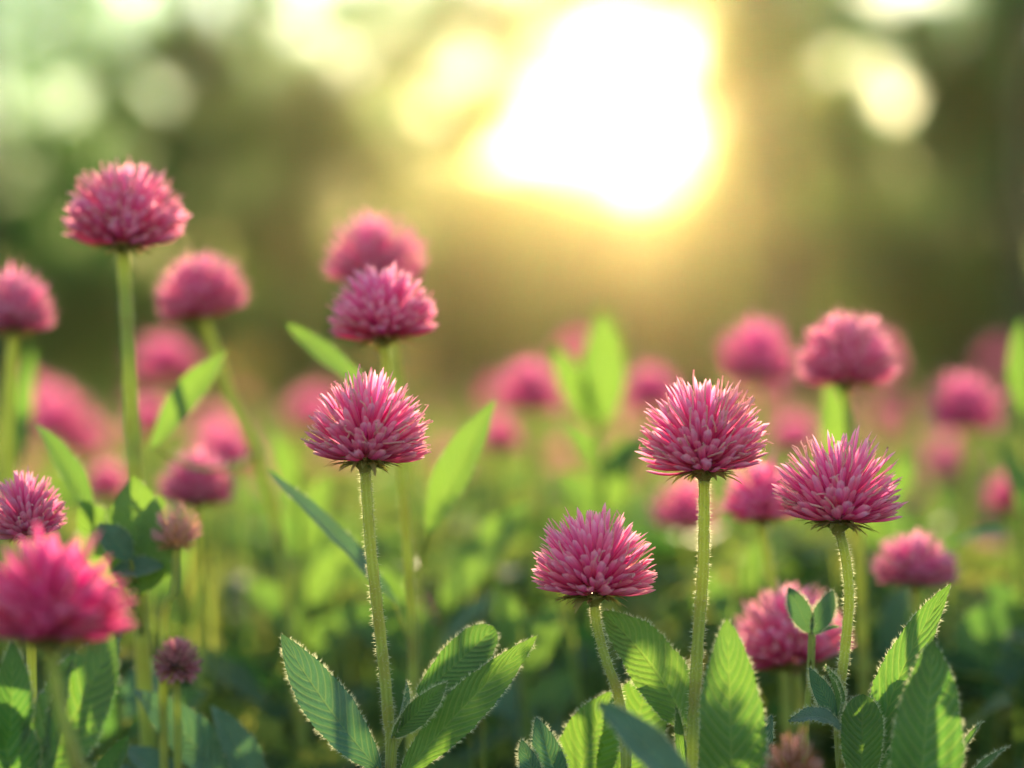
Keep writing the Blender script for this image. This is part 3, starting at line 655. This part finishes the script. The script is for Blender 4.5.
shoot('big dark green leaf with a frayed lit edge under the foreground bloom', .545, [(30, 768), (26, 800), (24, 850)], [
    (30, 790, 119, 628, 84, dict(t=.5, n=(-.35, -.85, .3), p=OVATE, hero=True, b=.03, s=.06)), (48, 800, 72, 660, 26, dict(t=.1, n=(-.6, -.7, .2), hero=True)), (20, 810, -8, 690, 60, dict(t=.1, hero=True, n=(.3, -.9, .2))),
    (8, 770, 12, 640, 40, dict(t=.2, hero=True, n=(.4, -.8, .3))), (90, 815, 130, 735, 30, dict(t=.1, n=(-.2, -.8, .5)))], 203, .0014)
shoot('two drooping blue green leaves low on the left', .64, [(205, 800), (203, 840)], [
    (240, 805, 132, 688, 50, dict(blue=1, b=.10, n=(.55, -.8, .35), t=.5, s=.05)), (268, 805, 210, 704, 38, dict(blue=1, b=.08, n=(.5, -.8, .3), t=.4)), (190, 800, 120, 745, 40, dict(blue=1, t=.1, n=(0, -.4, .9))), (170, 800, 90, 770, 40, dict(blue=1, t=.1, n=(0, -.4, .9)))], 204)
shoot('broad slanting green leaves behind the sharp left stem', .80, [(440, 640), (436, 700), (430, 790)], [
    (440, 612, 531, 500, 44, dict(t=.9, n=(-.3, -.8, .4))), (436, 640, 350, 560, 40, dict(t=.8)), (436, 660, 330, 610, 44, dict(t=.5)), (436, 660, 500, 590, 30, dict(blue=1, t=1, n=(0, -.3, .95))), (438, 700, 480, 640, 44, dict(t=.5, p=OVATE)), (436, 720, 380, 670, 44, dict(t=.3))], 205)
shoot('leafy stalk left of the sharp left stem', .84, [(300, 470), (302, 560), (306, 680)], [
    (300, 520, 275, 428, 26, dict(t=.9, n=(.1, -.95, .2))), (302, 560, 330, 470, 30, dict(t=1, n=(-.3, -.9, .1))), (302, 560, 262, 500, 30, dict(t=.6)), (304, 610, 366, 540, 44, dict(t=1)), (304, 640, 250, 580, 38, dict(t=.7)), (305, 660, 355, 620, 44, dict(t=.8))], 206, .0013)
shoot('dark leaf lying level above the meadow near the right edge', .76, [(950, 600), (952, 680), (955, 780)], [
    (955, 545, 1010, 533, 22, dict(blue=1, t=.2, n=(0, -.3, .95), b=.12)), (950, 690, 1008, 600, 56, dict(t=.3, n=(-.2, -.8, .5), b=.12)), (950, 700, 1030, 660, 50, dict(blue=1, t=.1)), (950, 720, 900, 640, 40, dict(t=.8))], 207)
shoot('upright leaf touching the right edge above the pink clovers', .80, [(1030, 480), (1032, 600), (1034, 700)], [
    (1026, 420, 1020, 316, 26, dict(t=.8, n=(-.6, -.8, .1))), (1030, 520, 1000, 440, 24, dict(t=.8)), (1030, 640, 985, 580, 34, dict(t=.4)), (1030, 690, 1000, 640, 44, dict(t=.3, blue=1))], 208)
shoot('leafy stalk right of the middle, between the two tall sharp stems', .78, [(740, 560), (742, 640), (745, 760)], [
    (742, 600, 760, 540, 26, dict(t=.8)), (742, 640, 700, 570, 30, dict(t=.7)), (744, 680, 775, 610, 34, dict(t=.9)), (744, 700, 712, 640, 30, dict(blue=1, t=.5))], 209)
shoot('leafy stalk behind the low middle bloom', .76, [(520, 640), (522, 700), (525, 790)], [
    (522, 660, 495, 585, 34, dict(t=.8)), (522, 680, 560, 600, 36, dict(t=.9)), (524, 720, 470, 670, 44, dict(blue=1, t=.5)), (524, 730, 580, 670, 44, dict(t=.6)), (524, 760, 560, 700, 50, dict(blue=1, t=.3))], 210)
shoot('leafy stalk right of the sharp spiky clover, with upright pale leaves', .85, [(880, 470), (882, 560), (886, 700)], [
    (880, 520, 916, 452, 30, dict(t=.8, n=(-.3, -.9, .1))), (882, 560, 868, 500, 24, dict(t=1)), (884, 620, 862, 560, 30, dict(t=.9)), (884, 640, 930, 600, 30, dict(t=.6)), (885, 690, 870, 620, 44, dict(t=1, n=(0, -1, .1)))], 211)
shoot('shadowed leafy clump low at the left between bud and bloom', .70, [(120, 700), (122, 740), (125, 800)], [
    (122, 720, 80, 650, 30, dict(t=.1)), (122, 720, 165, 660, 40, dict(t=.1, blue=1)), (122, 750, 60, 700, 44, dict(t=.1)), (122, 740, 210, 690, 40, dict(t=.3))], 212)

# blurred stalks that nothing tells apart
rg = random.Random(404)
for i in range(26):
    d = rg.uniform(.80, 1.45); px = 20 + i * 39 + rg.uniform(-16, 16); top = rg.uniform(455, 545) if d > 1 else rg.uniform(500, 580)
    k = .75 / d; L_ = []
    for j in range(6):
        side = 1 if j % 2 else -1; y0 = top + (30 + j * 34) * k; ln = rg.uniform(60, 115) * k; sp = rg.uniform(.25, .95)
        L_.append((px, y0 + 20 * k, px + side * ln * sp, y0 + 20 * k - ln * (1.15 - .6 * sp), rg.uniform(26, 46) * k, dict(n=(rg.uniform(-.6, .6), -.7, rg.uniform(.1, .9)), t=rg.random() ** .7, b=rg.uniform(.02, .16), blue=int(rg.random() < .2), dt=rg.uniform(-.015, .02))))
    plant('blurred leafy stalk among the undergrowth behind the sharp flowers', d, [(px, top + 20 * k), (px + rg.uniform(-6, 6), top + 110 * k), (px + rg.uniform(-8, 8), top + 230 * k)], None, L_, 500 + i, .0011, .0007, name='leafy_shoot', cat='plant', group='blurred leafy stalks behind the sharp flowers')

# ------------------------------------------------------------------ the air
hz, N, L = new_mat('haze_air'); vo = N.new('ShaderNodeVolumePrincipled'); ho = N.new('ShaderNodeOutputMaterial')
vo.inputs['Color'].default_value = (1.0, .84, .48, 1); vo.inputs['Density'].default_value = HAZE_DENSITY; vo.inputs['Anisotropy'].default_value = HAZE_G
L.new(vo.outputs[0], ho.inputs['Volume'])
mb = MB(); X, Y0, Y1, Z0, Z1 = 420, -65, 720, -1, 9.5
x0, x1, Y0, Y1 = -402, 402, -62, 702
vs = [Vector((x, y, z)) for z in (Z0, Z1) for y in (Y0, Y1) for x in (x0, x1)]
mb.v = vs; mb.f = [(0, 2, 3, 1), (4, 5, 7, 6), (0, 1, 5, 4), (2, 6, 7, 3), (0, 4, 6, 2), (1, 3, 7, 5)]
mb.uv = [((0, 0),) * 4] * 6; mb.t = [0] * 6; mb.mi = [0] * 6
me = mb.mesh('haze', [hz]); tag(obj('haze', me), kind='stuff', label='thin golden morning haze', category='haze')
